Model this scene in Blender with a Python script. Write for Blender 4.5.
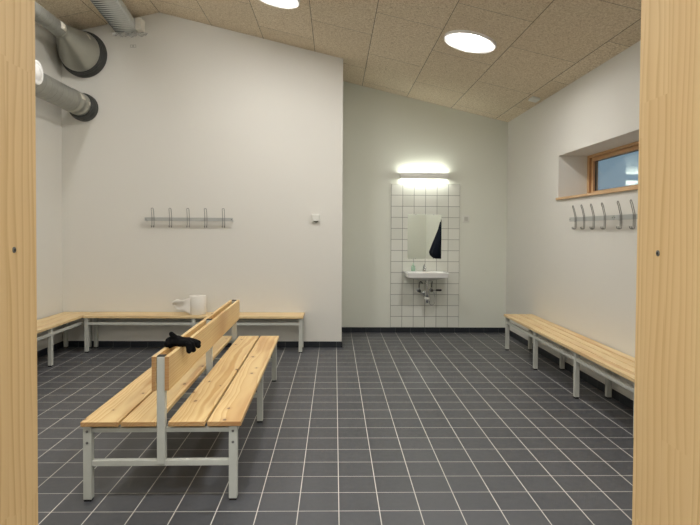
import bpy, bmesh, math, random
from mathutils import Vector, Matrix, Euler
random.seed(7)
for o in list(bpy.data.objects): bpy.data.objects.remove(o)
S = bpy.context.scene
C = S.collection
pi = math.pi

# ------------------------------------------------------------------ camera
FPX, PITCH, ROLL, YAW, CX, CY = 579.76, 0.02327, 0.00605, 0.02121, 346.9, 243.5
cam_d = bpy.data.cameras.new('camera')
cam = bpy.data.objects.new('camera', cam_d); C.objects.link(cam); S.camera = cam
cam_d.sensor_fit = 'HORIZONTAL'; cam_d.sensor_width = 36.0
cam_d.lens = FPX / 700 * 36
cam_d.shift_x = (350 - CX) / 700
cam_d.shift_y = (CY - 262.5) / 700
cam_d.clip_start = 0.02
def cam_axes(p, r, yw):
    f = Vector((0, math.cos(p), -math.sin(p))); u = Vector((0, math.sin(p), math.cos(p))); x = Vector((1, 0, 0))
    x2 = math.cos(r) * x + math.sin(r) * u; u2 = -math.sin(r) * x + math.cos(r) * u
    M = Matrix(((math.cos(yw), math.sin(yw), 0), (-math.sin(yw), math.cos(yw), 0), (0, 0, 1)))
    return M @ x2, M @ u2, M @ f
ax, au, af = cam_axes(PITCH, ROLL, YAW)
cam.matrix_world = Matrix(((ax.x, au.x, -af.x, 0), (ax.y, au.y, -af.y, 0), (ax.z, au.z, -af.z, 1.38), (0, 0, 0, 1)))

# ------------------------------------------------------------------ world, exposure, light levels
W = bpy.data.worlds.new('dusk'); S.world = W; W.use_nodes = True
W.node_tree.nodes['Background'].inputs[0].default_value = (0.33, 0.48, 0.58, 1)
W.node_tree.nodes['Background'].inputs[1].default_value = 0.30
S.view_settings.view_transform = 'Standard'
S.view_settings.look = 'None'
S.view_settings.gamma = 1
S.view_settings.use_curve_mapping = False
S.view_settings.exposure = 1.30
LAMP_E = 32.0
LAMP_COL = (1.0, 0.975, 0.955)
WALL_LAMP_E = 7.5
WALL_LAMP_COL = (0.97, 1.0, 0.92)
CORR_FILL_E = 80.0

# ------------------------------------------------------------------ material helpers
def lin(r, g, b):
    f = lambda c: (c / 255 / 12.92) if c / 255 <= .04045 else ((c / 255 + .055) / 1.055) ** 2.4
    return (f(r), f(g), f(b), 1)
class NT:
    def __init__(s, name):
        s.m = bpy.data.materials.new(name); s.m.use_nodes = True
        s.t = s.m.node_tree; s.n = s.t.nodes
        s.b = s.n['Principled BSDF']
    def new(s, typ, **kw):
        n = s.n.new(typ)
        for k, v in kw.items(): setattr(n, k, v)
        return n
    def link(s, a, b): s.t.links.new(a, b)
    def put(s, sock, v):
        if hasattr(v, 'is_linked'): s.link(v, sock)
        else: sock.default_value = v
    def math(s, op, a, b=None, c=None):
        n = s.new('ShaderNodeMath', operation=op)
        s.put(n.inputs[0], a)
        if b is not None: s.put(n.inputs[1], b)
        if c is not None: s.put(n.inputs[2], c)
        return n.outputs[0]
    def mix(s, f, a, b, mode='MIX'):
        n = s.new('ShaderNodeMix', data_type='RGBA', blend_type=mode)
        s.put(n.inputs[0], f); s.put(n.inputs[6], a); s.put(n.inputs[7], b)
        return n.outputs[2]
    def sep(s, v):
        n = s.new('ShaderNodeSeparateXYZ'); s.link(v, n.inputs[0]); return n.outputs
    def comb(s, x, y, z):
        n = s.new('ShaderNodeCombineXYZ')
        for i, v in enumerate((x, y, z)): s.put(n.inputs[i], v)
        return n.outputs[0]
    def noise(s, vec, scale, detail=3, rough=.5):
        n = s.new('ShaderNodeTexNoise'); s.link(vec, n.inputs['Vector'])
        n.inputs['Scale'].default_value = scale; n.inputs['Detail'].default_value = detail
        n.inputs['Roughness'].default_value = rough
        return n.outputs['Fac']
    def ramp(s, f, stops):
        n = s.new('ShaderNodeValToRGB'); s.link(f, n.inputs[0])
        e = n.color_ramp.elements
        while len(e) < len(stops): e.new(.5)
        for el, (p, c) in zip(e, stops): el.position = p; el.color = c
        return n.outputs[0]
    def obj(s): return s.new('ShaderNodeTexCoord').outputs['Object']
    def bump(s, h, strength=.3, dist=.002):
        n = s.new('ShaderNodeBump'); n.inputs['Strength'].default_value = strength
        n.inputs['Distance'].default_value = dist
        s.link(h, n.inputs['Height']); s.link(n.outputs[0], s.b.inputs['Normal'])
    def set(s, col=None, rough=None, metal=None, spec=None):
        if col is not None: s.put(s.b.inputs['Base Color'], col)
        if rough is not None: s.put(s.b.inputs['Roughness'], rough)
        if metal is not None: s.b.inputs['Metallic'].default_value = metal
        if spec is not None: s.b.inputs['Specular IOR Level'].default_value = spec
        return s
def plain(name, col, rough=.5, metal=0, var=.04, scale=20, spec=.5, bump=0):
    t = NT(name); v = t.noise(t.obj(), scale, 3)
    a = tuple(min(1, c * (1 - var)) for c in col[:3]) + (1,); b = tuple(min(1, c * (1 + var)) for c in col[:3]) + (1,)
    t.set(t.mix(v, a, b), rough, metal, spec)
    if bump: t.bump(v, bump)
    return t.m

def make_wall_paint(name, col):
    t = NT(name); o = t.obj()
    big = t.noise(o, .8, 2); fine = t.noise(o, 140, 2)
    a = tuple(c * .975 for c in col[:3]) + (1,)
    t.set(t.mix(big, a, col), .62, 0, .25); t.bump(fine, .12, .001)
    return t.m
WALL = make_wall_paint('white_wall_paint', lin(227, 225, 217))
ALCOVE = make_wall_paint('pale_green_white_wall_paint', lin(227, 229, 217))

def grid_mask(t, coord, origin, size, grout):
    # 1 on grout, 0 on tile
    u = t.math('DIVIDE', t.math('SUBTRACT', coord, origin), size)
    fr = t.math('FRACT', u)
    d = t.math('MULTIPLY', t.math('MINIMUM', fr, t.math('SUBTRACT', 1.0, fr)), size)
    n = t.new('ShaderNodeMapRange'); n.interpolation_type = 'SMOOTHSTEP'
    t.link(d, n.inputs[0]); n.inputs[1].default_value = grout * .35; n.inputs[2].default_value = grout * .65
    n.inputs[3].default_value = 1; n.inputs[4].default_value = 0
    return n.outputs[0], t.math('FLOOR', u)

def make_floor():
    t = NT('slate_floor_tiles'); o = t.obj(); x, y, z = t.sep(o)
    gx, ix = grid_mask(t, x, .0282, .2, .0046); gy, iy = grid_mask(t, y, .0168, .2, .0040)
    g = t.math('MAXIMUM', gx, gy)
    wn = t.new('ShaderNodeTexWhiteNoise'); t.link(t.comb(ix, iy, 0.0), wn.inputs['Vector'])
    cell = wn.outputs['Value']
    tile = t.mix(cell, lin(77, 79, 83), lin(87, 89, 93))
    tile = t.mix(t.noise(o, 9, 4), tile, lin(81, 83, 87))
    grout = t.mix(t.noise(o, 3, 3), lin(190, 188, 180), lin(236, 234, 226))
    t.set(t.mix(g, tile, grout), t.math('ADD', t.math('MULTIPLY', g, .3), t.math('ADD', t.math('MULTIPLY', t.noise(o, 30, 3), .12), .36)), 0, .5)
    t.bump(t.math('ADD', t.math('MULTIPLY', g, -1.0), t.math('MULTIPLY', t.noise(o, 60, 3), .12)), .35, .0012)
    return t.m
FLOOR = make_floor()

def make_skirting(name, axis, origin):
    t = NT(name); o = t.obj(); xyz = t.sep(o)
    g, i = grid_mask(t, xyz[axis], origin, .2, .004)
    wn = t.new('ShaderNodeTexWhiteNoise'); wn.noise_dimensions = '1D'; t.link(i, wn.inputs['W'])
    tile = t.mix(wn.outputs['Value'], lin(32, 36, 42), lin(40, 44, 50))
    t.set(t.mix(g, tile, lin(86, 88, 88)), .38, 0, .45)
    return t.m
SKX = make_skirting('dark_skirting_tiles_along_width', 0, .0282)
SKY = make_skirting('dark_skirting_tiles_along_depth', 1, .0168)

def make_wall_tiles():
    t = NT('white_glazed_wall_tiles'); o = t.obj(); x, y, z = t.sep(o)
    gx, ix = grid_mask(t, x, .757, .1542, .0055); gz, iz = grid_mask(t, z, .0705, .1484, .0055)
    g = t.math('MAXIMUM', gx, gz)
    wn = t.new('ShaderNodeTexWhiteNoise'); t.link(t.comb(ix, iz, 0.0), wn.inputs['Vector'])
    tile = t.mix(wn.outputs['Value'], lin(222, 224, 214), lin(230, 231, 222))
    t.set(t.mix(g, tile, lin(128, 128, 119)), t.math('ADD', t.math('MULTIPLY', g, .5), .2), 0, .5)
    t.bump(t.math('MULTIPLY', g, -1.0), .4, .0015)
    return t.m
WTILE = make_wall_tiles()

def make_ceiling(name, ridge_sign):
    t = NT(name); o = t.obj(); x, y, z = t.sep(o)
    cw = .5975
    gx, ix = grid_mask(t, x, -2.033, cw, .0045)
    odd = t.math('ABSOLUTE', t.math('MODULO', ix, 2.0))
    ys = t.math('SUBTRACT', y, t.math('MULTIPLY', odd, .6))
    gy, iy = grid_mask(t, ys, 5.17, 1.2, .0045)
    g = t.math('MAXIMUM', gx, gy)
    wn = t.new('ShaderNodeTexWhiteNoise'); t.link(t.comb(ix, iy, 0.0), wn.inputs['Vector'])
    # wood wool fibres: noise stretched several ways
    f1 = t.noise(o, 60, 5, .75)
    mp = t.new('ShaderNodeMapping'); t.link(o, mp.inputs[0]); mp.inputs['Scale'].default_value = (150, 40, 80); mp.inputs['Rotation'].default_value = (0, 0, .6)
    f2 = t.noise(mp.outputs[0], 1.0, 4, .7)
    mp2 = t.new('ShaderNodeMapping'); t.link(o, mp2.inputs[0]); mp2.inputs['Scale'].default_value = (42, 160, 80); mp2.inputs['Rotation'].default_value = (0, 0, .5)
    f3 = t.noise(mp2.outputs[0], 1.0, 4, .7)
    fib = t.math('MULTIPLY', t.math('ADD', t.math('ADD', f1, f2), f3), .3333)
    col = t.ramp(fib, [(.38, lin(166, 148, 120)), (.5, lin(230, 215, 189)), (.60, lin(254, 245, 226))])
    col = t.mix(t.math('MULTIPLY', wn.outputs['Value'], .30), col, lin(190, 172, 142))
    t.set(t.mix(g, col, lin(92, 80, 62)), .9, 0, .1)
    t.bump(t.math('SUBTRACT', fib, t.math('MULTIPLY', g, .8)), .8, .005)
    return t.m
CEIL = make_ceiling('wood_wool_ceiling_panels', 1)

def make_wood(name, long_axis, light, mid, dark, ring=95.0, knots=True, rough=.42, knot_col=(0.16, 0.055, 0.018, 1), reddish=(0.50, 0.22, 0.09, 1), ring_center=(.03, -.05)):
    """pine; long_axis = axis index of the grain in object space"""
    t = NT(name); o = t.obj(); s = list(t.sep(o))
    L = s[long_axis]; cr = [s[i] for i in range(3) if i != long_axis]
    oi = t.new('ShaderNodeObjectInfo').outputs['Random']
    Lr = t.math('ADD', L, t.math('MULTIPLY', oi, 37.0))
    v = t.comb(t.math('ADD', cr[0], t.math('MULTIPLY', oi, 11.0)), Lr, cr[1])
    # bend of the rings along the trunk
    lowv = t.comb(t.math('MULTIPLY', t.math('ADD', cr[0], t.math('MULTIPLY', oi, 3.0)), 5.0), t.math('MULTIPLY', Lr, 1.3), cr[1])
    bend = t.math('SUBTRACT', t.noise(lowv, 1.0, 3, .5), .5)
    a = t.math('ADD', t.math('SUBTRACT', cr[0], ring_center[0]), t.math('MULTIPLY', bend, .11))
    b = t.math('SUBTRACT', cr[1], t.math('ADD', t.math('MULTIPLY', oi, -.03), ring_center[1]))
    rad = t.math('SQRT', t.math('ADD', t.math('MULTIPLY', a, a), t.math('MULTIPLY', b, b)))
    uneven = t.noise(t.comb(t.math('MULTIPLY', rad, 30.0), t.math('MULTIPLY', Lr, .4), 0.0), 1.0, 2)
    rings = t.math('FRACT', t.math('ADD', t.math('ADD', t.math('MULTIPLY', rad, ring), t.math('MULTIPLY', uneven, 2.2)), t.math('MULTIPLY', oi, 5.0)))
    saw = t.ramp(rings, [(0, (0, 0, 0, 1)), (.7, (.55, .55, .55, 1)), (.88, (1, 1, 1, 1)), (1, (0, 0, 0, 1))])
    fib = t.noise(t.comb(t.math('MULTIPLY', cr[0], 260.0), t.math('MULTIPLY', Lr, 5.0), t.math('MULTIPLY', cr[1], 260.0)), 1.0, 3, .6)
    col = t.mix(saw, light, mid)
    col = t.mix(t.math('MULTIPLY', fib, .35), col, mid)
    patch = t.noise(t.comb(t.math('MULTIPLY', cr[0], 9.0), t.math('MULTIPLY', Lr, .9), cr[1]), 1.0, 2)
    pf = t.ramp(patch, [(.52, (0, 0, 0, 1)), (.68, (1, 1, 1, 1))])
    col = t.mix(t.math('MULTIPLY', pf, .55), col, dark)
    if knots:
        vo = t.new('ShaderNodeTexVoronoi'); vo.voronoi_dimensions = '2D'; vo.feature = 'F1'
        kv = t.comb(t.math('MULTIPLY', t.math('ADD', cr[0], t.math('MULTIPLY', oi, 3.0)), 7.0), t.math('MULTIPLY', Lr, 4.2), 0.0)
        t.link(kv, vo.inputs['Vector']); vo.inputs['Scale'].default_value = 1.0
        rnd = t.sep(vo.outputs['Color'])
        keep = t.math('GREATER_THAN', rnd[0], .40)
        wob = t.math('ADD', vo.outputs['Distance'], t.math('MULTIPLY', t.math('SUBTRACT', t.noise(v, 90, 2), .5), .05))
        siz = t.math('ADD', t.math('MULTIPLY', rnd[1], .055), .03)
        k = t.math('DIVIDE', wob, siz)
        core = t.ramp(k, [(.0, (1, 1, 1, 1)), (.75, (1, 1, 1, 1)), (1, (0, 0, 0, 1))])
        k2 = t.math('DIVIDE', k, 3.2)
        halo = t.ramp(k2, [(.0, (1, 1, 1, 1)), (1, (0, 0, 0, 1))])
        col = t.mix(t.math('MULTIPLY', t.math('MULTIPLY', halo, keep), .42), col, reddish)
        col = t.mix(t.math('MULTIPLY', t.math('MULTIPLY', core, keep), .8), col, knot_col)
    nv = t.sep(t.new('ShaderNodeTexCoord').outputs['Normal'])
    endg = t.math('GREATER_THAN', t.math('ABSOLUTE', nv[long_axis]), .9)
    col = t.mix(t.math('MULTIPLY', endg, .55), col, lin(150, 92, 52))
    t.set(col, rough, 0, .4)
    t.bump(t.math('ADD', fib, t.math('MULTIPLY', saw, .4)), .12, .0008)
    return t.m
PINE = make_wood('knotty_varnished_pine', 1, lin(245, 220, 164), lin(218, 177, 114), lin(190, 134, 78), ring=70.0)
PINE_PALE = make_wood('pale_varnished_pine', 1, lin(245, 224, 178), lin(226, 190, 134), lin(206, 158, 104), ring=70.0, knots=False)
def make_jamb():
    """finger-jointed pine lamellas running up the door lining"""
    t = NT('finger_jointed_pine'); o = t.obj(); x, y, z = t.sep(o)
    side = t.math('MULTIPLY', t.math('GREATER_THAN', x, 0.0), 5.0)
    lam = t.math('FLOOR', t.math('DIVIDE', t.math('ADD', y, .018), .062))
    w1 = t.new('ShaderNodeTexWhiteNoise'); t.link(t.comb(lam, side, 0.0), w1.inputs['Vector'])
    blk = t.math('FLOOR', t.math('DIVIDE', t.math('ADD', z, t.math('MULTIPLY', w1.outputs['Value'], .62)), .62))
    w2 = t.new('ShaderNodeTexWhiteNoise'); t.link(t.comb(lam, blk, side), w2.inputs['Vector'])
    rnd = w2.outputs['Value']
    off = t.math('MULTIPLY', rnd, 9.0)
    lowv = t.comb(t.math('ADD', t.math('MULTIPLY', y, 14.0), off), t.math('MULTIPLY', z, 1.6), off)
    n1 = t.noise(lowv, 1.0, 2, .5)
    fr = t.math('ADD', t.math('MULTIPLY', y, 62.0), t.math('ADD', t.math('MULTIPLY', n1, 4.0), off))
    w = t.math('FRACT', fr)
    ring = t.ramp(w, [(0, (.1, .1, .1, 1)), (.55, (.35, .35, .35, 1)), (.86, (1, 1, 1, 1)), (1, (.1, .1, .1, 1))])
    soft = t.noise(t.comb(t.math('ADD', t.math('MULTIPLY', y, 40.0), off), t.math('MULTIPLY', z, .7), 0.0), 1.0, 2)
    fib = t.noise(t.comb(t.math('MULTIPLY', y, 420.0), t.math('MULTIPLY', z, 7.0), off), 1.0, 3, .6)
    col = t.mix(t.math('MULTIPLY', ring, t.math('MULTIPLY', soft, 1.15)), lin(230, 203, 154), lin(188, 148, 94))
    col = t.mix(t.math('MULTIPLY', fib, .3), col, lin(205, 168, 114))
    col = t.mix(t.math('MULTIPLY', rnd, .32), col, lin(206, 170, 118))
    t.set(col, .5, 0, .35); t.bump(fib, .1, .0006)
    return t.m
JAMB = make_jamb()
FRAMEWOOD = make_wood('pine_window_wood', 1, lin(220, 186, 142), lin(198, 160, 116), lin(176, 134, 92), ring=160, knots=False)

STEEL = plain('grey_powder_coated_steel', lin(198, 200, 192), .45, 0, .03, 60, .4)
GALV = plain('galvanised_rack_steel', lin(182, 184, 180), .42, .2, .08, 90)
WIRE = plain('dull_wire_steel', lin(138, 138, 133), .4, .6, .08, 90)
CHROME = plain('chrome', lin(210, 212, 214), .10, 1, .03, 30)
RUBBER = plain('black_rubber', lin(22, 22, 23), .6)
BOLT = plain('zinc_bolt', lin(120, 121, 118), .4, .6)
PORC = plain('white_porcelain', lin(247, 247, 244), .12, 0, .01, 5)
PLASTIC = plain('white_plastic', lin(226, 226, 218), .4, 0, .01, 10)
DARKLENS = plain('dark_sensor_lens', lin(92, 92, 84), .3)
HANDLE = plain('black_plastic_handle', lin(18, 18, 18), .4)
PAPER = plain('white_paper_towel', lin(240, 236, 226), .9, 0, .02, 60, .1, .2)
LABELP = plain('cream_paper_label', lin(226, 222, 208), .7)
GLOVE = plain('black_fleece', lin(14, 14, 16), .95, 0, .2, 200, .15, .5)
NAVY = plain('navy_cloth', lin(22, 27, 42), .9, 0, .15, 60, .2, .3)
COLLAR = plain('dark_rubber_duct_collar', lin(58, 60, 58), .55, 0, .08, 30)

def make_duct_metal():
    t = NT('spiral_galvanised_duct'); o = t.obj(); x, y, z = t.sep(o)
    ang = t.math('ARCTAN2', x, z)
    ph = t.math('FRACT', t.math('ADD', t.math('DIVIDE', y, .115), t.math('DIVIDE', ang, 2 * pi)))
    seam = t.ramp(ph, [(.0, (1, 1, 1, 1)), (.06, (0, 0, 0, 1)), (.94, (0, 0, 0, 1)), (1, (1, 1, 1, 1))])
    col = t.mix(t.noise(o, 12, 4), lin(138, 139, 132), lin(166, 166, 158))
    t.set(t.mix(t.math('MULTIPLY', seam, .35), col, lin(90, 91, 86)), .38, .55, .5)
    t.bump(seam, .6, .004)
    return t.m
DUCT = make_duct_metal()
CONE = plain('smooth_galvanised_sheet', lin(172, 172, 162), .30, .6, .08, 8)
def make_foil():
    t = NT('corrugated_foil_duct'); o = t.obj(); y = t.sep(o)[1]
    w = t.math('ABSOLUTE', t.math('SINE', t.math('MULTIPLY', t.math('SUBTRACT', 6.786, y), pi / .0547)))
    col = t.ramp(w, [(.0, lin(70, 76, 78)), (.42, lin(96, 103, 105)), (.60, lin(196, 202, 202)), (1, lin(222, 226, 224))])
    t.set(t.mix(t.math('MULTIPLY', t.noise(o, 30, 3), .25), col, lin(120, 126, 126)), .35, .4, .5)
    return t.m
FOIL = make_foil()

def emitter(name, col, e):
    t = NT(name); o = t.obj(); n = t.noise(o, 3, 1)
    t.b.inputs['Base Color'].default_value = (.8, .8, .8, 1)
    t.b.inputs['Emission Color'].default_value = tuple(col) + (1,)
    t.b.inputs['Emission Strength'].default_value = e
    return t.m
LAMP = emitter('lamp_diffuser', LAMP_COL, LAMP_E)
WLAMP = emitter('wall_lamp_diffuser', WALL_LAMP_COL, WALL_LAMP_E)
CORR_FILL = emitter('corridor_fill_diffuser', (.96, .99, 1.0), CORR_FILL_E)

def make_mirror():
    t = NT('mirror_silver'); t.set((.86, .92, .84, 1), .0, 1); return t.m
MIRROR = make_mirror()
def make_glass():
    t = NT('window_glass')
    t.n.remove(t.b)
    out = t.n['Material Output']
    g = t.new('ShaderNodeBsdfGlossy'); g.inputs['Roughness'].default_value = 0.0
    tr = t.new('ShaderNodeBsdfTransparent'); tr.inputs[0].default_value = (.88, .93, .96, 1)
    fr = t.new('ShaderNodeLayerWeight'); fa = fr.outputs['Facing']
    m = t.new('ShaderNodeMixShader'); t.link(t.math('ADD', t.math('MULTIPLY', t.math('POWER', fa, 3.0), .6), .06), m.inputs[0])
    t.link(tr.outputs[0], m.inputs[1]); t.link(g.outputs[0], m.inputs[2]); t.link(m.outputs[0], out.inputs[0])
    return t.m
GLASS = make_glass()
def make_clear(name, col, alpha, rough):
    t = NT(name); t.set(col, rough); t.b.inputs['Alpha'].default_value = alpha; return t.m
FILM = make_clear('clear_plastic_film', (.8, .8, .76, 1), .28, .2)
SOAP = make_clear('green_translucent_soap', lin(182, 222, 196), .5, .2)

# ------------------------------------------------------------------ mesh helpers
def mesh_obj(name, bm, mat, parent=None, bevel=0, smooth=False, seg=2):
    me = bpy.data.meshes.new(name)
    bmesh.ops.recalc_face_normals(bm, faces=bm.faces[:])
    bm.to_mesh(me); bm.free()
    me.materials.append(mat)
    if smooth:
        for p in me.polygons: p.use_smooth = True
    o = bpy.data.objects.new(name, me); C.objects.link(o)
    if parent is not None: o.parent = parent
    if bevel:
        b = o.modifiers.new('bevel', 'BEVEL'); b.width = bevel; b.segments = seg; b.limit_method = 'ANGLE'; b.angle_limit = .7
    if smooth:
        e = o.modifiers.new('edges', 'EDGE_SPLIT'); e.split_angle = .8
    return o
def B(): return bmesh.new()
def box(bm, x0, x1, y0, y1, z0, z1):
    vs = [bm.verts.new((x, y, z)) for x in (x0, x1) for y in (y0, y1) for z in (z0, z1)]
    for f in ((0, 1, 3, 2), (4, 6, 7, 5), (0, 4, 5, 1), (2, 3, 7, 6), (0, 2, 6, 4), (1, 5, 7, 3)):
        bm.faces.new([vs[i] for i in f])
    return bm
def prism(bm, pts, axis, a0, a1):
    """closed 2D polygon extruded along axis: pts are the other two coordinates in order"""
    def mk(p, a):
        c = list(p); c.insert(axis, a); return bm.verts.new(c)
    A = [mk(p, a0) for p in pts]; Bv = [mk(p, a1) for p in pts]
    bm.faces.new(A); bm.faces.new(Bv[::-1])
    n = len(pts)
    for i in range(n): bm.faces.new((A[i], A[(i + 1) % n], Bv[(i + 1) % n], Bv[i]))
    return bm
def rings(bm, rs, cap0=True, cap1=True):
    R = [[bm.verts.new(p) for p in r] for r in rs]
    n = len(R[0])
    for a, b in zip(R, R[1:]):
        for i in range(n): bm.faces.new((a[i], a[(i + 1) % n], b[(i + 1) % n], b[i]))
    if cap0: bm.faces.new(R[0][::-1])
    if cap1: bm.faces.new(R[-1])
    return bm
def tube(bm, path, r, n=10):
    path = [Vector(p) for p in path]; rs = []
    rad = r if isinstance(r, (list, tuple)) else [r] * len(path)
    up = None
    for i, p in enumerate(path):
        d = ((path[min(i + 1, len(path) - 1)] - p).normalized() + (p - path[max(i - 1, 0)]).normalized()).normalized()
        if up is None:
            up = Vector((0, 0, 1)) if abs(d.z) < .9 else Vector((1, 0, 0))
        s = d.cross(up).normalized(); up = s.cross(d).normalized()
        rs.append([p + (s * math.cos(2 * pi * k / n) + up * math.sin(2 * pi * k / n)) * rad[i] for k in range(n)])
    return rings(bm, rs)
def lathe(bm, prof, axis='Z', center=(0, 0, 0), n=40, caps=(True, True)):
    """prof: list of (r, h) along the axis"""
    c = Vector(center); rs = []
    for r, h in prof:
        ring = []
        for k in range(n):
            a = 2 * pi * k / n; u, v = r * math.cos(a), r * math.sin(a)
            ring.append(c + Vector({'Z': (u, v, h), 'Y': (u, h, v), 'X': (h, u, v)}[axis]))
        rs.append(ring)
    return rings(bm, rs, *caps)
def bez(p0, p1, p2, p3, n=10):
    p0, p1, p2, p3 = map(Vector, (p0, p1, p2, p3))
    return [(1 - t) ** 3 * p0 + 3 * (1 - t) ** 2 * t * p1 + 3 * (1 - t) * t * t * p2 + t ** 3 * p3 for t in [i / n for i in range(n + 1)]]
def rrect(x0, x1, y0, y1, r, z, k=5):
    out = []
    for cx, cy, a0 in ((x1 - r, y1 - r, 0), (x0 + r, y1 - r, pi / 2), (x0 + r, y0 + r, pi), (x1 - r, y0 + r, 1.5 * pi)):
        for i in range(k + 1):
            a = a0 + pi / 2 * i / k
            out.append((cx + r * math.cos(a), cy + r * math.sin(a), z))
    return out

def thing(name, label, cat, loc=(0, 0, 0), rz=0, group=None):
    o = bpy.data.objects.new(name, None); C.objects.link(o); o.empty_display_size = .1
    o.location = loc; o.rotation_euler = (0, 0, rz); o['label'] = label; o['category'] = cat
    if group: o['group'] = group
    return o
def tag(o, label, cat, group=None):
    o['label'] = label; o['category'] = cat
    if group: o['group'] = group
    return o
def struct(o): o['kind'] = 'structure'; return o
def dup(root, label, loc=None, rz=None):
    def cp(src, par):
        c = src.copy(); C.objects.link(c)
        if par is not None: c.parent = par
        for ch in list(src.children): cp(ch, c)
        return c
    r = cp(root, None); r['label'] = label
    if loc is not None: r.location = loc
    if rz is not None: r.rotation_euler = (0, 0, rz)
    return r

# ------------------------------------------------------------------ the room
XL, XR, YN, YA, XC = -3.157, 2.325, 6.79, 7.79, .088       # left, right, near back wall, alcove back wall, corner
RX, RZ, SL = -2.033, 3.876, .2375                          # ridge and slope
YF0, YF1 = .72, .865                                       # wall with the doorway
def cz(x): return RZ - SL * abs(x - RX)

struct(mesh_obj('floor', box(B(), XL - .3, XR + .4, -2.2, YA + .3, -.1, 0), FLOOR))
bm = prism(B(), [(XL - .3, cz(XL - .3)), (RX, RZ), (XR + .45, cz(XR + .45)), (XR + .45, cz(XR + .45) + .15), (RX, RZ + .15), (XL - .3, cz(XL - .3) + .15)], 1, YF0, YA + .25)
struct(mesh_obj('ceiling', bm, CEIL))
e = .01
struct(mesh_obj('wall_back', prism(B(), [(XL - .2, 0), (XC, 0), (XC, cz(XC) + e), (RX, RZ + e), (XL - .2, cz(XL - .2) + e)], 1, YN, YA + .2), WALL))
struct(mesh_obj('wall_alcove', prism(B(), [(XC - .02, 0), (XR + .02, 0), (XR + .02, cz(XR) + e), (XC - .02, cz(XC) + e)], 1, YA, YA + .2), ALCOVE))
struct(mesh_obj('wall_left', box(B(), XL - .2, XL, YF0, YN + .05, 0, cz(XL) + e), WALL))
# right wall with the window opening
WY0, WY1, WZ0, WZ1, WD = 4.15, 6.0, 1.728, 2.165, .38
bm = B()
zt = cz(XR + WD) + .03
box(bm, XR, XR + WD, YF0, WY0, 0, zt); box(bm, XR, XR + WD, WY1, YA + .2, 0, zt)
box(bm, XR, XR + WD, WY0, WY1, 0, WZ0 - .012); box(bm, XR, XR + WD, WY0, WY1, WZ1, zt)
# wedge that follows the roof slope down to the wall face
prism(bm, [(XR, zt), (XR + WD, zt), (XR, cz(XR) + e)], 1, YF0, YA + .2)
struct(mesh_obj('wall_right', bm, WALL))
# wall with the doorway
DL, DR, DT = -.4395, .4555, 2.06
bm = B()
prism(bm, [(XL - .2, 0), (DL - .03, 0), (DL - .03, cz(DL) + .02), (RX, RZ + e), (XL - .2, cz(XL - .2) + e)], 1, YF0, YF1 - .01)
prism(bm, [(DR + .03, 0), (XR + .02, 0), (XR + .02, cz(XR) + e), (DR + .03, cz(DR) + .01)], 1, YF0, YF1 - .01)
prism(bm, [(DL - .03, DT + .03), (DR + .03, DT + .03), (DR + .03, cz(DR) + .01), (DL - .03, cz(DL) + .02)], 1, YF0, YF1 - .01)
struct(mesh_obj('wall_front', bm, WALL))
# corridor on the camera's side
struct(mesh_obj('wall_corridor_left', box(B(), -1.5, -1.4, -2.0, YF0, 0, 2.5), WALL))
struct(mesh_obj('wall_corridor_right', box(B(), 1.4, 1.5, -2.0, YF0, 0, 2.5), WALL))
struct(mesh_obj('wall_corridor_end', box(B(), -1.5, 1.5, -2.1, -2.0, 0, 2.5), WALL))
struct(mesh_obj('ceiling_corridor', box(B(), -1.5, 1.5, -2.1, YF0, 2.5, 2.6), WALL))

# door lining
d = bpy.data.objects.new('door_1', None); C.objects.link(d); d['kind'] = 'structure'
for sgn, x0, x1, yz, xs in ((-1, DL - .03, DL, .804, DL), (1, DR, DR + .03, .8065, DR)):
    j = mesh_obj('door_jamb', box(B(), x0, x1, .42, YF1, 0, DT + .03), JAMB, d, .0012, seg=1)
    s = lathe(B(), [(.0001, 0), (.0042, 0), (.0042, .0012), (.0028, .0016), (.0001, .0016)], 'X', (0, 0, 0), 16, (False, False))
    so = mesh_obj('screw', s, BOLT, j, smooth=True); so.location = (xs - .0003 if sgn < 0 else xs + .0003, yz, 1.350)
    so.rotation_euler = (0, 0, 0 if sgn < 0 else pi)
    so2 = mesh_obj('screw_recess', lathe(B(), [(.0001, 0), (.0022, 0), (.0022, .0019), (.0001, .0019)], 'X', (0, 0, 0), 6, (False, False)), RUBBER, j)
    so2.location = so.location; so2.rotation_euler = so.rotation_euler
mesh_obj('door_head', box(B(), DL, DR, .42, YF1, DT, DT + .03), JAMB, d, .0012, seg=1)

# skirting
H = .07; T = .010
struct(mesh_obj('baseboard_back', box(B(), XL, XC + T, YN - T, YN, 0, H), SKX, None, .0015, seg=1))
struct(mesh_obj('baseboard_corner', box(B(), XC, XC + T, YN, YA, 0, H), SKY, None, .0015, seg=1))
struct(mesh_obj('baseboard_alcove', box(B(), XC + T, XR, YA - T, YA, 0, H), SKX, None, .0015, seg=1))
struct(mesh_obj('baseboard_left', box(B(), XL, XL + T, YF1, YN - T, 0, H), SKY, None, .0015, seg=1))
struct(mesh_obj('baseboard_right', box(B(), XR - T, XR, YF1, YA - T, 0, H), SKY, None, .0015, seg=1))

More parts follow.
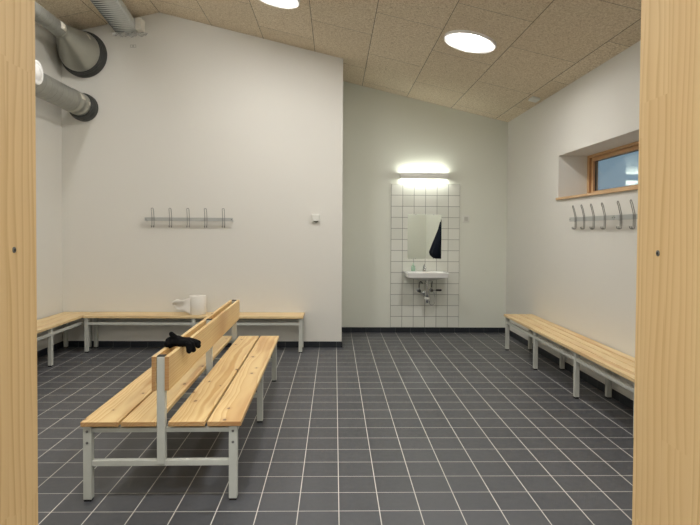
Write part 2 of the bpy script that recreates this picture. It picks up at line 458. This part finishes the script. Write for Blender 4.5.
# ------------------------------------------------------------------ window
w = bpy.data.objects.new('window_1', None); C.objects.link(w); w['kind'] = 'structure'
FX = XR + .30
def frame_ring(name, x0, x1, y0, y1, z0, z1, t, tb, parent, mat=FRAMEWOOD):
    for a in ((x0, x1, y0, y0 + t, z0, z1), (x0, x1, y1 - t, y1, z0, z1), (x0, x1, y0 + t, y1 - t, z0, z0 + tb), (x0, x1, y0 + t, y1 - t, z1 - tb, z1)):
        mesh_obj(name, box(B(), *a), mat, parent, .002, seg=1)
frame_ring('window_frame', FX, FX + .08, WY0, WY1, WZ0, WZ1, .045, .026, w)
frame_ring('window_sash', FX + .022, FX + .075, WY0 + .049, WY1 - .049, WZ0 + .029, WZ1 - .029, .042, .036, w)
mesh_obj('pane', box(B(), FX + .052, FX + .058, WY0 + .09, WY1 - .09, WZ0 + .060, WZ1 - .060), GLASS, w)
gk = B()
yy0, yy1, zz0, zz1 = WY0 + .090, WY1 - .090, WZ0 + .064, WZ1 - .064
for a in ((yy0, yy0 + .006, zz0, zz1), (yy1 - .006, yy1, zz0, zz1), (yy0, yy1, zz0, zz0 + .006), (yy0, yy1, zz1 - .006, zz1)): box(gk, FX + .044, FX + .052, *a)
mesh_obj('glazing_seal', gk, RUBBER, w)
mesh_obj('window_sill', box(B(), XR - .022, FX + .01, WY0 - .05, WY1 + .015, WZ0 - .024, WZ0), FRAMEWOOD, w, .003)

# ------------------------------------------------------------------ ceiling lamps
slope = math.atan(SL)
def make_lamp():
    t = thing('ceiling_lamp', 'round glowing white ceiling lamp with a pale rim, whole disc in view', 'lamp', group='round ceiling lamps')
    mesh_obj('rim', lathe(B(), [(.186, -.002), (.188, -.013), (.193, -.0145), (.232, -.0235), (.239, -.018), (.239, 0), (.186, 0)], 'Z', n=64, caps=(False, False)), plain('bright_lamp_rim', lin(250, 248, 246), .5, 0, .01), t, smooth=True)
    mesh_obj('diffuser', lathe(B(), [(.187, -.002), (.187, -.012), (.15, -.020), (.08, -.026), (.001, -.028)], 'Z', n=64, caps=(True, True)), LAMP, t, smooth=True)
    return t
lamp = make_lamp()
def set_lamp(o, x, y):
    o.location = (x, y, cz(x) - .001)
    o.rotation_euler = (0, slope if x > RX else -slope, 0)
set_lamp(lamp, 1.22, 5.28)
l2 = dup(lamp, 'round ceiling lamp cut off by the top edge, only its rim showing'); set_lamp(l2, -.56, 5.365)
for x, y in ((-2.33, 5.3), (1.22, 1.8), (-.56, 1.8), (-2.33, 1.8)):  # unseen lamps, guessed to supply the room's brightness
    k = dup(lamp, 'guessed round white ceiling lamp lighting the room, outside the picture'); set_lamp(k, x, y)
t = thing('corridor_fill_lamp', 'unseen round lamp added on the corridor ceiling to light the door lining', 'lamp', (-.15, -.6, 2.5))  # unseen lamp, added so the door lining gets light
mesh_obj('rim', lathe(B(), [(.15, -.03), (.17, -.03), (.17, 0), (.15, 0)], 'Z', caps=(False, False)), PLASTIC, t, smooth=True)
mesh_obj('diffuser', lathe(B(), [(.15, -.004), (.15, -.026), (.001, -.03)], 'Z'), CORR_FILL, t, smooth=True)

# small white box on ceiling by the right wall
o = mesh_obj('ceiling_sensor', box(B(), -.045, .045, -.07, .07, -.028, 0), PLASTIC, None, .006)
o.location = (2.225, 6.47, cz(2.225)); o.rotation_euler = (0, slope, 0)
tag(o, 'small white sensor box on the ceiling beside the right wall', 'sensor')

# ------------------------------------------------------------------ benches
def bolts(parent, pts, axis='Y', r=.007, h=.004):
    for p in pts:
        b = lathe(B(), [(.0001, -h), (r * .7, -h), (r, -h * .3), (r, 0), (.0001, 0)], axis, p, 10, (False, False))
        mesh_obj('bolt', b, BOLT, parent, smooth=True)
def leg_at(t, x0, x1, y0, y1, top, face_bolts=None, w=.045):
    l = mesh_obj('leg', box(B(), x0, x1, y0, y1, .010, top), STEEL, t, .003)
    mesh_obj('foot_pad', box(B(), x0 + .003, x1 - .003, y0 + .003, y1 - .003, 0, .012), RUBBER, l)
    if face_bolts: bolts(l, face_bolts)
    return l
# island bench: planks along Y, origin at the near end, on the centre line
ib = thing('double_bench', 'double-sided pine bench with a shared backrest standing in the middle of the floor', 'bench', (-.870, 2.915, 0), .014)
Lb = 2.372
for x0, x1 in ((-.399, -.211), (-.199, -.024), (.037, .218), (.232, .401)):
    m = mesh_obj('seat_board', box(B(), -(x1 - x0) / 2, (x1 - x0) / 2, 0, Lb, 0, .024), PINE, ib, .0025)
    m.location = ((x0 + x1) / 2, 0, .385)
for x0, x1 in ((-.046, -.024), (.019, .041)):
    m = mesh_obj('backrest_board', prism(B(), [(-.011, 0), (.011, 0), (.011, .172), (-.011, .172)], 1, 0, Lb), PINE, ib, .002)
    m.location = ((x0 + x1) / 2, .002, .566)
# turn the backrest boards so that their wide face carries the ring pattern (object axes stay plain)
for y0 in (.012, 1.205, 2.325):
    y1 = y0 + .040
    for x0, x1, sx in ((-.392, -.350, -1), (.338, .380, 1)):
        leg_at(ib, x0, x1, y0, y1, .383, [((x0 + x1) / 2, y0, .357), ((x0 + x1) / 2, y0, .300)])
    mesh_obj('cross_bar', box(B(), -.350, .338, y0 + .006, y1 - .006, .350, .373), STEEL, ib, .002)
    mesh_obj('cross_bar', box(B(), -.350, .338, y0 + .004, y1 - .004, .178, .208), STEEL, ib, .003)
    p = mesh_obj('backrest_post', box(B(), -.0225, .0185, y0 - .004, y0 + .036, .190, .736), STEEL, ib, .003)
    mesh_obj('post_cap', box(B(), -.0205, .0165, y0 - .002, y0 + .034, .734, .741), RUBBER, p)
for x0 in (-.3915, .3515):
    mesh_obj('side_rail', box(B(), x0, x0 + .028, .052, Lb - .05, .347, .384), STEEL, ib, .002)

def wall_bench(name, label, L, D, frames, nb=3, loc=(0, 0, 0), rz=0, group=None, gap=.010, mat=PINE_PALE):
    """runs along local Y from 0 to L, front edge at local x=0, wall side at x=D"""
    t = thing(name, label, 'bench', loc, rz, group)
    wb = (D - gap * (nb - 1)) / nb
    for i in range(nb):
        m = mesh_obj('seat_board', box(B(), -wb / 2, wb / 2, 0, L, 0, .027), mat, t, .0025)
        m.location = (wb / 2 + i * (wb + gap), 0, .385)
    for y in frames:
        leg_at(t, .012, .050, y, y + .040, .383); leg_at(t, D - .055, D - .015, y, y + .040, .383)
        mesh_obj('cross_bar', box(B(), .050, D - .055, y + .006, y + .034, .356, .383), STEEL, t, .002)
    for x0 in (.016, D - .050):
        for a, b in zip(frames, frames[1:]): mesh_obj('side_rail', box(B(), x0, x0 + .028, a + .04, b, .308, .336), STEEL, t, .002)
    return t
G = 'slatted pine benches along the walls'
wall_bench('wall_bench', 'long pine wall bench under the window along the right wall', 3.02, .335, [.06, 1.03, 2.01, 2.955], 4, (1.978, 3.685, 0), 0, G)
# back bench: local Y points towards -X, the wall towards +Y  (rotate +90deg: local x -> world y, local y -> world -x)
wall_bench('wall_bench', 'pine wall bench along the back wall behind the double bench', 2.44, .320, [.012, 1.205, 2.390], 3, (-.345, 6.462, 0), pi / 2, G)
# left bench: front faces +X (rotate 180deg: local x -> -x, local y -> -y)
wall_bench('wall_bench', 'pine wall bench along the left wall, partly behind the door lining', 2.45, .335, [.012, .93, 2.39], 3, (-2.80, 6.775, 0), pi, G)

# ------------------------------------------------------------------ hook racks
def make_rack(name, label, L, hooks):
    """runs along local X 0..L, wall plane at local y=0, room towards -y; z = 0 at the rail's middle"""
    t = thing(name, label, 'coat rack', group='hook racks on the walls')
    mesh_obj('rail', box(B(), 0, L, -.062, -.055, -.020, .020), GALV, t, .002)
    for x, s in ((.004, 1), (L - .004, -1)):
        b = B()
        path = [(x, -.072, 0), (x, -.066, 0), (x, -.02, 0), (x, -.002, 0)]
        tube(b, [(x + s * .004, -.056, 0), (x + s * .004, -.036, -.006), (x + s * .004, -.012, -.016), (x + s * .004, -.001, -.018)], .007, 8)
        br = mesh_obj('bracket', b, GALV, t, .001, seg=1)
        mesh_obj('bolt', lathe(B(), [(.0001, -.065), (.005, -.065), (.006, -.062), (.0001, -.062)], 'Y', (x + s * .012, 0, 0), 10, (False, False)), BOLT, t, smooth=True)
    for hx in hooks:
        g = .0125; pth = []
        # one wire bent double: up one side, a U at the top, down the other, both ends curled forward
        def side(sx):
            return [(sx, -.094, -.072), (sx, -.092, -.086), (sx, -.080, -.094), (sx, -.068, -.088), (sx, -.0655, -.07), (sx, -.0655, -.024), (sx, -.067, .025), (sx, -.084, .095), (sx, -.091, .112)]
        a = side(hx - g); b2 = side(hx + g)[::-1]
        top = [(hx - g * math.cos(q), -.092 - .001 * math.sin(q), .115 + g * math.sin(q)) for q in (0, pi * .25, pi * .5, pi * .75, pi)]
        mesh_obj('hook', tube(B(), a + top + b2, .0032, 8), WIRE, t, smooth=True)
    return t
rk = make_rack('hook_rack', 'grey steel rack of five wire hooks on the back wall', 1.012, [.098, .300, .503, .704, .908])
rk.location = (-2.19, YN, 1.492)
rk = make_rack('hook_rack', 'grey wire hook rack under the window, the end farther from the doorway', .885, [.155, .342, .537, .745])
rk.location = (XR, 5.552, 1.494); rk.rotation_euler = (0, 0, -pi / 2)
rk = make_rack('hook_rack', 'grey wire hook rack on the right wall, cut off by the door lining', 1.36, [.123, .324, .524, .724, .924, 1.124, 1.257])
rk.location = (XR, 4.657, 1.494); rk.rotation_euler = (0, 0, -pi / 2)

# ------------------------------------------------------------------ wash place
tag(mesh_obj('wall_tile_panel', box(B(), .757, 1.682, YA - .012, YA, .0705, 2.000), WTILE, None, .002, seg=1), 'tall panel of square white wall tiles behind the washbasin', 'tiles')
PF = YA - .012
t = thing('mirror', 'frameless rectangular mirror on the white tiles above the washbasin', 'mirror', (1.209, PF, 1.0))
mesh_obj('glass', box(B(), -.228, .228, -.005, 0, 0, .596), MIRROR, t, .0008, seg=1)
for x in (-.12, .12):
    for z in (-.004, .590): mesh_obj('clip', box(B(), x - .008, x + .008, -.008, 0, z, z + .010), CHROME, t, .001)
# wall lamp
t = thing('wall_lamp', 'lit linear wall lamp above the tile panel, glowing up and down', 'lamp', (1.19, YA, 2.108))
bm = B()
prof = [(-.095, -.036), (-.088, -.040), (-.088, -.034), (-.090, .034), (-.088, .040), (-.095, .036), (-.099, 0)]
prism(bm, prof, 0, -.318, .318)
mesh_obj('housing', bm, plain('brushed_lamp_housing', lin(236, 236, 230), .4, 0), t, .001, seg=1)
for s in (-1, 1): mesh_obj('end_cap', box(B(), min(s * .312, s * .318), max(s * .312, s * .318), -.088, -.0005, -.034, .034), PLASTIC, t, .001)
mesh_obj('back_plate', box(B(), -.312, .312, -.012, -.0005, -.034, .034), PLASTIC, t)
mesh_obj('diffuser', box(B(), -.300, .300, -.086, -.050, -.030, .026), WLAMP, t)
# washbasin
t = thing('washbasin', 'white rectangular washbasin mounted on the tile panel', 'washbasin', (1.198, PF, .835))
X0, X1, Y0, Y1 = -.275, .275, -.40, 0
def rr(dx, y0, y1, r, z): return rrect(-dx, dx, y0, y1, r, z)
bm = rings(B(), [rr(.09, -.20, -.001, .03, -.112), rr(.13, -.26, -.001, .05, -.100), rr(.235, -.355, -.001, .04, -.070), rr(.262, -.388, -.001, .03, -.060), rr(.272, -.398, -.001, .02, -.010), rr(.275, -.400, -.001, .02, -.003), rr(.272, -.398, -.003, .02, 0),
     rr(.245, -.375, -.110, .05, -.001), rr(.238, -.368, -.116, .05, -.010), rr(.215, -.345, -.135, .06, -.070), rr(.10, -.27, -.19, .035, -.092), rr(.02, -.235, -.20, .012, -.095)])
mesh_obj('bowl', bm, PORC, t, smooth=True)
# tap
tp = thing('tap', 'chrome single lever tap at the back of the washbasin', 'tap', (1.200, PF - .060, .8355))
mesh_obj('body', lathe(B(), [(.024, 0), (.022, .006), (.018, .012), (.017, .060), (.019, .066), (.017, .078), (.004, .082)], 'Z', n=24), CHROME, tp, smooth=True)
mesh_obj('spout', tube(B(), [(0, -.010, .045), (0, -.05, .056), (0, -.10, .058), (0, -.118, .050), (0, -.120, .040)], [.011, .011, .010, .010, .010], 14), CHROME, tp, smooth=True)
mesh_obj('lever', tube(B(), [(0, 0, .080), (0, -.02, .092), (0, -.055, .105)], [.006, .006, .004], 10), CHROME, tp, smooth=True)
# soap
sp = thing('soap_bottle', 'pale green translucent soap bottle on the left side of the washbasin', 'bottle', (1.052, PF - .062, .8355))
mesh_obj('body', lathe(B(), [(.027, 0), (.029, .004), (.029, .060), (.024, .070), (.012, .074), (.012, .080)], 'Z', n=24), SOAP, sp, smooth=True)
mesh_obj('pump', lathe(B(), [(.013, .078), (.013, .088), (.004, .090), (.004, .100), (.010, .102), (.010, .107)], 'Z', n=16), plain('pale_green_cap', lin(178, 214, 190), .4), sp, smooth=True)
# plumbing
p = thing('drain_trap', 'chrome bottle trap and pipes under the washbasin', 'plumbing', (1.222, PF, 0))
mesh_obj('tailpiece', lathe(B(), [(.026, .722), (.026, .700), (.019, .696), (.019, .560)], 'Z', (0, -.18, 0), 20), plain('satin_chrome', lin(190, 192, 190), .25, .8), p, smooth=True)
mesh_obj('bottle', lathe(B(), [(.018, .570), (.030, .565), (.030, .480), (.024, .470), (.020, .468), (.020, .428), (.012, .420)], 'Z', (0, -.18, 0), 24), CHROME, p, smooth=True)
mesh_obj('collar', lathe(B(), [(.033, .500), (.033, .475), (.0001, .475)], 'Z', (0, -.18, 0), 24), PLASTIC, p, smooth=True)
mesh_obj('outlet_pipe', tube(B(), [(0, -.17, .535), (0, -.09, .535), (0, -.03, .535), (0, 0, .535)], .016, 16), CHROME, p, smooth=True)
mesh_obj('wall_flange', lathe(B(), [(.036, 0), (.034, -.008), (.018, -.012)], 'Y', (0, 0, .535), 24), CHROME, p, smooth=True)
def valve(name, label, x, z, side):
    v = thing(name, label, 'valve', (x, PF, z))
    mesh_obj('flange', lathe(B(), [(.028, 0), (.026, -.008), (.012, -.010)], 'Y', (0, 0, 0), 20), CHROME, v, smooth=True)
    mesh_obj('body', tube(B(), [(0, -.008, 0), (0, -.04, 0), (0, -.085, 0)], [.014, .014, .016], 14), CHROME, v, smooth=True)
    mesh_obj('nut', lathe(B(), [(.011, 0), (.013, .004), (.013, .03), (.008, .034)], 'Z', (0, -.065, .008), 6), CHROME, v)
    return v
v1 = valve('shutoff_valve', 'chrome shut-off valve under the basin, left of the trap', 1.132, .575, -1)
mesh_obj('knob', lathe(B(), [(.013, 0), (.022, -.004), (.022, -.026), (.016, -.032)], 'Y', (0, -.085, 0), 10), plain('dark_chrome', lin(110, 110, 108), .2, .9), v1)
mesh_obj('supply_pipe', tube(B(), bez((0, -.065, .042), (-.002, -.065, .13), (.02, -.075, .14), (.045, -.08, .095), 12), .0085, 8), bpy.data.materials['dark_chrome'], v1, smooth=True)
mesh_obj('tee', tube(B(), [(.01, -.07, -.01), (.03, -.085, -.045), (.06, -.10, -.07), (.085, -.13, -.085)], .011, 12), CHROME, v1, smooth=True)
v2 = valve('mixing_valve', 'chrome valve with black lever under the basin, right of the trap', 1.300, .582, 1)
mesh_obj('lever', tube(B(), [(.008, -.085, .003), (.05, -.10, .004)], [.008, .006], 10), CHROME, v2, smooth=True)
mesh_obj('handle', tube(B(), [(.052, -.10, .004), (.058, -.10, .004), (.122, -.10, .004), (.128, -.10, .004)], [.008, .013, .013, .008], 12), HANDLE, v2, smooth=True)
mesh_obj('knob', lathe(B(), [(.013, 0), (.021, -.004), (.021, -.026), (.015, -.032)], 'Y', (-.004, -.085, 0), 12), bpy.data.materials['dark_chrome'], v2)
mesh_obj('supply_pipe', tube(B(), [(0, -.065, .04), (.002, -.068, .08), (.005, -.08, .12)], .0085, 8), bpy.data.materials['dark_chrome'], v2, smooth=True)
hose = bez((1.325, PF - .085, .565), (1.365, PF - .085, .44), (1.34, PF - .09, .375), (1.285, PF - .12, .392), 14) + bez((1.285, PF - .12, .392), (1.262, PF - .14, .40), (1.258, PF - .16, .425), (1.2545, PF - .178, .455), 8)[1:]
tag(mesh_obj('drain_hose', tube(B(), hose, .0045, 8), CHROME, None, smooth=True), 'thin chrome hose looping below the valve with the black lever', 'hose')

# wall devices
def device(name, label, x, y, z, w, h, lens):
    t = thing(name, label, 'switch', (x, y, z))
    mesh_obj('plate', box(B(), -w / 2, w / 2, -.012, -.0005, -h / 2, h / 2), PLASTIC, t, .004)
    if lens:
        mesh_obj('cover', box(B(), -w * .44, w * .44, -.040, -.011, -h * .30, h * .44), PLASTIC, t, .006)
        b = lathe(B(), [(w * .30, 0), (w * .30, .008), (w * .24, .018), (w * .12, .026), (.001, .028)], 'Z', (0, -.022, 0), 24)
        for v in b.verts: v.co.z = -h * .26 - v.co.z * .75; v.co.y = -.022 + (v.co.y + .022) * .38
        mesh_obj('sensor_lens', b, DARKLENS, t, smooth=True)
    else:
        mesh_obj('frame', box(B(), -w * .42, w * .42, -.020, -.011, -h * .42, h * .42), PLASTIC, t, .003)
        mesh_obj('rocker', box(B(), -w * .28, w * .28, -.026, -.019, -h * .28, h * .28), plain('off_white_rocker', lin(196, 196, 186), .4), t, .003)
    return t
device('motion_sensor', 'small square white motion sensor switch beside the back wall corner', -.220, YN, 1.512, .098, .102, True)
device('light_switch', 'small square white light switch to the right of the tile panel', 1.766, YA, 1.540, .088, .092, False)

# ------------------------------------------------------------------ ducts (along Y)
dx, dz = -2.893, 3.463
t = thing('ventilation_duct', 'upper grey metal duct widening in a cone to the back wall', 'duct', (dx, 0, dz))
m = mesh_obj('pipe', lathe(B(), [(.079, 0), (.079, 5.35)], 'Y', n=48), DUCT, t, smooth=True); m.location = (0, YF1, 0)
def eccentric(a):     # (r, y, dz)
    return [[(r * math.cos(2 * pi * k / 56), y, z + r * math.sin(2 * pi * k / 56)) for k in range(56)] for r, y, z in a]
mesh_obj('sleeve', rings(B(), eccentric([(.083, 6.17, 0), (.086, 6.175, 0), (.086, 6.215, 0), (.083, 6.22, 0)])), CONE, t, smooth=True)
mesh_obj('reducer_cone', rings(B(), eccentric([(.081, 6.21, 0), (.081, 6.25, 0), (.214, 6.60, -.080), (.226, 6.64, -.084), (.226, 6.70, -.084)])), CONE, t, smooth=True)
cp = [(.228, 6.665), (.238, 6.668), (.238, 6.682), (.232, 6.686), (.232, 6.696), (.244, 6.700), (.244, 6.714), (.236, 6.718), (.248, 6.734), (.253, 6.742), (.262, 6.756), (.262, 6.788)]
mesh_obj('wall_collar', rings(B(), eccentric([(r, y, -.086) for r, y in cp])), COLLAR, t, smooth=True)
def duct_label(parent, y, ang, r, ly, la, zc=0):
    n = 6; bm = B()
    A = [[(math.sin(ang + (i / n - .5) * la) * rr_, yy, zc + math.cos(ang + (i / n - .5) * la) * rr_) for i in range(n + 1)] for yy, rr_ in ((y, r[0]), (y + ly, r[1]))]
    V = [[bm.verts.new(p) for p in row] for row in A]
    for i in range(n): bm.faces.new((V[0][i], V[0][i + 1], V[1][i + 1], V[1][i]))
    o = mesh_obj('paper_label', bm, LABELP, parent, smooth=True)
    so = o.modifiers.new('thick', 'SOLIDIFY'); so.thickness = .0012; so.offset = 1
    return o
duct_label(t, 6.05, 1.45, (.0805, .0805), .13, 1.0)
duct_label(t, 6.47, 1.0, (.165, .193), .08, .35, -.06)

d2 = (-2.893, 2.782)
t = thing('ventilation_duct', 'lower grey spiral duct with a round white air valve', 'duct', (d2[0], 0, d2[1]))
m = mesh_obj('pipe', lathe(B(), [(.121, 0), (.121, 5.78)], 'Y', n=56), DUCT, t, smooth=True); m.location = (0, YF1, 0)
mesh_obj('coupling', lathe(B(), [(.123, 6.40), (.127, 6.405), (.127, 6.50), (.124, 6.505), (.124, 6.60), (.127, 6.61), (.127, 6.66), (.123, 6.665)], 'Y', n=56, caps=(False, False)), CONE, t, smooth=True)
mesh_obj('wall_collar', lathe(B(), [(.128, 6.655), (.140, 6.660), (.146, 6.675), (.144, 6.690), (.154, 6.705), (.158, 6.73), (.158, 6.788), (.12, 6.788)], 'Y', (0, 0, -.012), 56), COLLAR, t, smooth=True)
duct_label(t, 6.42, 1.2, (.1285, .1285), .10, .5)
duct_label(t, 6.60, 1.55, (.1290, .1290), .04, .3)
v = mesh_obj('air_valve', lathe(B(), [(.085, .105), (.085, .135), (.108, .140), (.112, .148), (.108, .156), (.09, .160), (.075, .157), (.068, .163), (.001, .166)], 'X', (0, 5.42, .028), 48), plain('bright_white_valve', lin(244, 244, 240), .4, 0, .01), t, smooth=True)
v = mesh_obj('branch_collar', lathe(B(), [(.088, .06), (.088, .132)], 'X', (0, 5.42, .028), 40, (False, True)), CONE, t, smooth=True)

# corrugated duct near the ridge
t = thing('flexible_duct', 'corrugated foil duct hanging close under the ceiling, top left', 'duct', (0, 0, 0))
bm = B(); rs = []
y = 6.786; i = 0; P0 = Vector((-2.415, 6.786, 3.697)); dirv = Vector((.108, -1, 0)).normalized(); side = Vector((1, .108, 0)).normalized()
tilt = .10
step = .0052
while y > 1.2:
    s_ = (6.786 - y); c = P0 + dirv * s_
    c.z = 3.697 + .0 * s_
    rib = abs(math.sin(pi * s_ / .055)) ** .7
    a_, b_ = .110 + .023 * rib, .044 + .022 * rib
    ring = []
    for k in range(32):
        q = 2 * pi * k / 32; cu, su = math.cos(q), math.sin(q)
        px = a_ * math.copysign(abs(cu) ** .45, cu); pz = b_ * math.copysign(abs(su) ** .45, su)
        ring.append(c + side * (px * math.cos(tilt) - pz * math.sin(tilt)) + Vector((0, 0, px * math.sin(tilt) + pz * math.cos(tilt))))
    rs.append(ring); i += 1
    y -= step if y > 5.0 else step * 3
rings(bm, rs)
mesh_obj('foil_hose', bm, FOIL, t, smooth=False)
mesh_obj('end_block', box(B(), -2.270, -2.200, 6.66, 6.789, 3.640, 3.768), PAPER, t, .004)
# crumpled film sleeve under its end
bm = B(); N = 26; V = []
for a in range(N + 1):
    row = []
    for b in range(5):
        x = -2.56 + .40 * a / N; z = 3.632 - .052 * b / 4 * (1 - .55 * abs(a / N - .45)) + .006 * math.sin(a * 1.7) * b / 4
        row.append(bm.verts.new((x, 6.789 - .035 - .02 * math.sin(a * .9 + b), z)))
    V.append(row)
for a in range(N):
    for b in range(4): bm.faces.new((V[a][b], V[a + 1][b], V[a + 1][b + 1], V[a][b + 1]))
o = mesh_obj('plastic_film', bm, FILM, t, smooth=True); o.modifiers.new('s', 'SOLIDIFY').thickness = .001
bm = B()
for a in ((-.034, .034, -.003, -.0003, -.018, -.012), (-.034, .034, -.003, -.0003, .010, .016), (-.034, -.028, -.003, -.0003, -.012, .010), (.028, .034, -.003, -.0003, -.012, .010), (-.008, .008, -.006, -.0003, -.012, .010)): box(bm, *a)
o = mesh_obj('wall_clip', bm, plain('dull_grey_clip', lin(188, 186, 178), .6)); o.location = (-2.335, YN, 3.486)
tag(o, 'tiny grey clip on the back wall just below the corrugated duct', 'clip')

# ------------------------------------------------------------------ paper roll on the back bench
t = thing('paper_roll', 'large white paper roll with a loose end on the back wall bench', 'paper roll', (-1.556, 6.615, .4125))
pr = [(.022, .212), (.022, .004), (.094, .002), (.097, .006), (.097, .206), (.094, .211), (.05, .212)]
bm = B(); R = []
for r, h in pr:
    R.append([bm.verts.new((r * math.cos(2 * pi * k / 48), r * math.sin(2 * pi * k / 48), h)) for k in range(48)])
for a, b in zip(R, R[1:] + R[:1]):
    for i in range(48): bm.faces.new((a[i], a[(i + 1) % 48], b[(i + 1) % 48], b[i]))
mesh_obj('roll', bm, PAPER, t, smooth=True)
bm = B(); N = 24; V = []
for a in range(N + 1):
    u = a / N; row = []
    for b in range(9):
        v_ = b / 8 - .5
        x = -.06 - .205 * u; yv = -.085 - .02 * math.sin(u * 5) + .022 * math.sin(v_ * 7 + u * 4) * u
        zz = .105 + .02 * u + v_ * (.19 - .115 * u ** .7) + .012 * math.sin(u * 9 + v_ * 3) * u
        row.append(bm.verts.new((x, yv, zz)))
    V.append(row)
for a in range(N):
    for b in range(8): bm.faces.new((V[a][b], V[a + 1][b], V[a + 1][b + 1], V[a][b + 1]))
o = mesh_obj('loose_end', bm, PAPER, t, smooth=True); o.modifiers.new('s', 'SOLIDIFY').thickness = .0015

# ------------------------------------------------------------------ glove over the backrest
def ball(bm, c, r):
    m = Matrix.Translation(c) @ Matrix.Diagonal((r[0], r[1], r[2], 1))
    bmesh.ops.create_uvsphere(bm, u_segments=20, v_segments=12, radius=1, matrix=m)
bm = B()
gy = 3.20
tube(bm, [(-.912, gy - .022, .752), (-.90, gy - .02, .758), (-.875, gy, .765)], [.026, .030, .032], 14)
ball(bm, (-.902, gy - .02, .752), (.026, .042, .026))
ball(bm, (-.870, gy, .764), (.048, .054, .029)); ball(bm, (-.832, gy + .002, .757), (.050, .052, .026))
for k, (dy, ex, dzz) in enumerate(((-.038, .0, -.030), (-.012, .010, -.030), (.014, .022, -.014), (.038, .018, -.004))):
    f = [(-.840, gy + dy * .8, .760), (-.808, gy + dy, .760), (-.792 + ex, gy + dy * 1.1, .750), (-.788 + ex * 1.6, gy + dy * 1.2, .748 + dzz)]
    tube(bm, f, [.018, .018, .017, .015], 12); ball(bm, f[-1], (.0155, .0155, .0155))
th = [(-.855, gy - .02, .770), (-.872, gy - .03, .792), (-.886, gy - .035, .808)]
tube(bm, th, [.018, .016, .014], 12); ball(bm, th[-1], (.014, .014, .014))
o = mesh_obj('glove', bm, GLOVE); tag(o, 'black glove draped over the backrest of the double bench', 'glove')
r = o.modifiers.new('r', 'REMESH'); r.mode = 'VOXEL'; r.voxel_size = .0035; r.use_smooth_shade = True
s_ = o.modifiers.new('sm', 'SMOOTH'); s_.iterations = 4

# ------------------------------------------------------------------ jacket hanging on the right rack (seen in the mirror)
bm = B(); rs = []
jy, jx = 3.40, XR
for z, w_, dpt, xo in ((1.57, .02, .012, -.090), (1.55, .04, .022, -.095), (1.50, .07, .030, -.100), (1.40, .11, .052, -.102), (1.25, .14, .095, -.112), (1.05, .17, .135, -.147), (.93, .185, .160, -.172), (.86, .18, .150, -.160), (.80, .15, .11, -.13), (.785, .10, .07, -.12)):
    ring = []
    for k in range(40):
        q = 2 * pi * k / 40; f = 1 + .09 * math.sin(5 * q + z * 4) + .05 * math.sin(9 * q - z * 7)
        ring.append((jx + xo + dpt * f * math.cos(q), jy + w_ * f * math.sin(q), z))
        if ring[-1][0] > jx - .004: ring[-1] = (jx - .004, ring[-1][1], z)
    rs.append(ring)
t = thing('hanging_jacket', 'dark navy jacket reflected in the mirror, hanging from the right wall hooks', 'jacket', (0, 0, 0))
mesh_obj('body', rings(bm, rs), NAVY, t, smooth=True)
mesh_obj('hanger_loop', tube(B(), bez((jx - .090, jy - .015, 1.57), (jx - .090, jy - .01, 1.62), (jx - .090, jy + .01, 1.62), (jx - .090, jy + .015, 1.57), 8), .003, 8), NAVY, t, smooth=True)
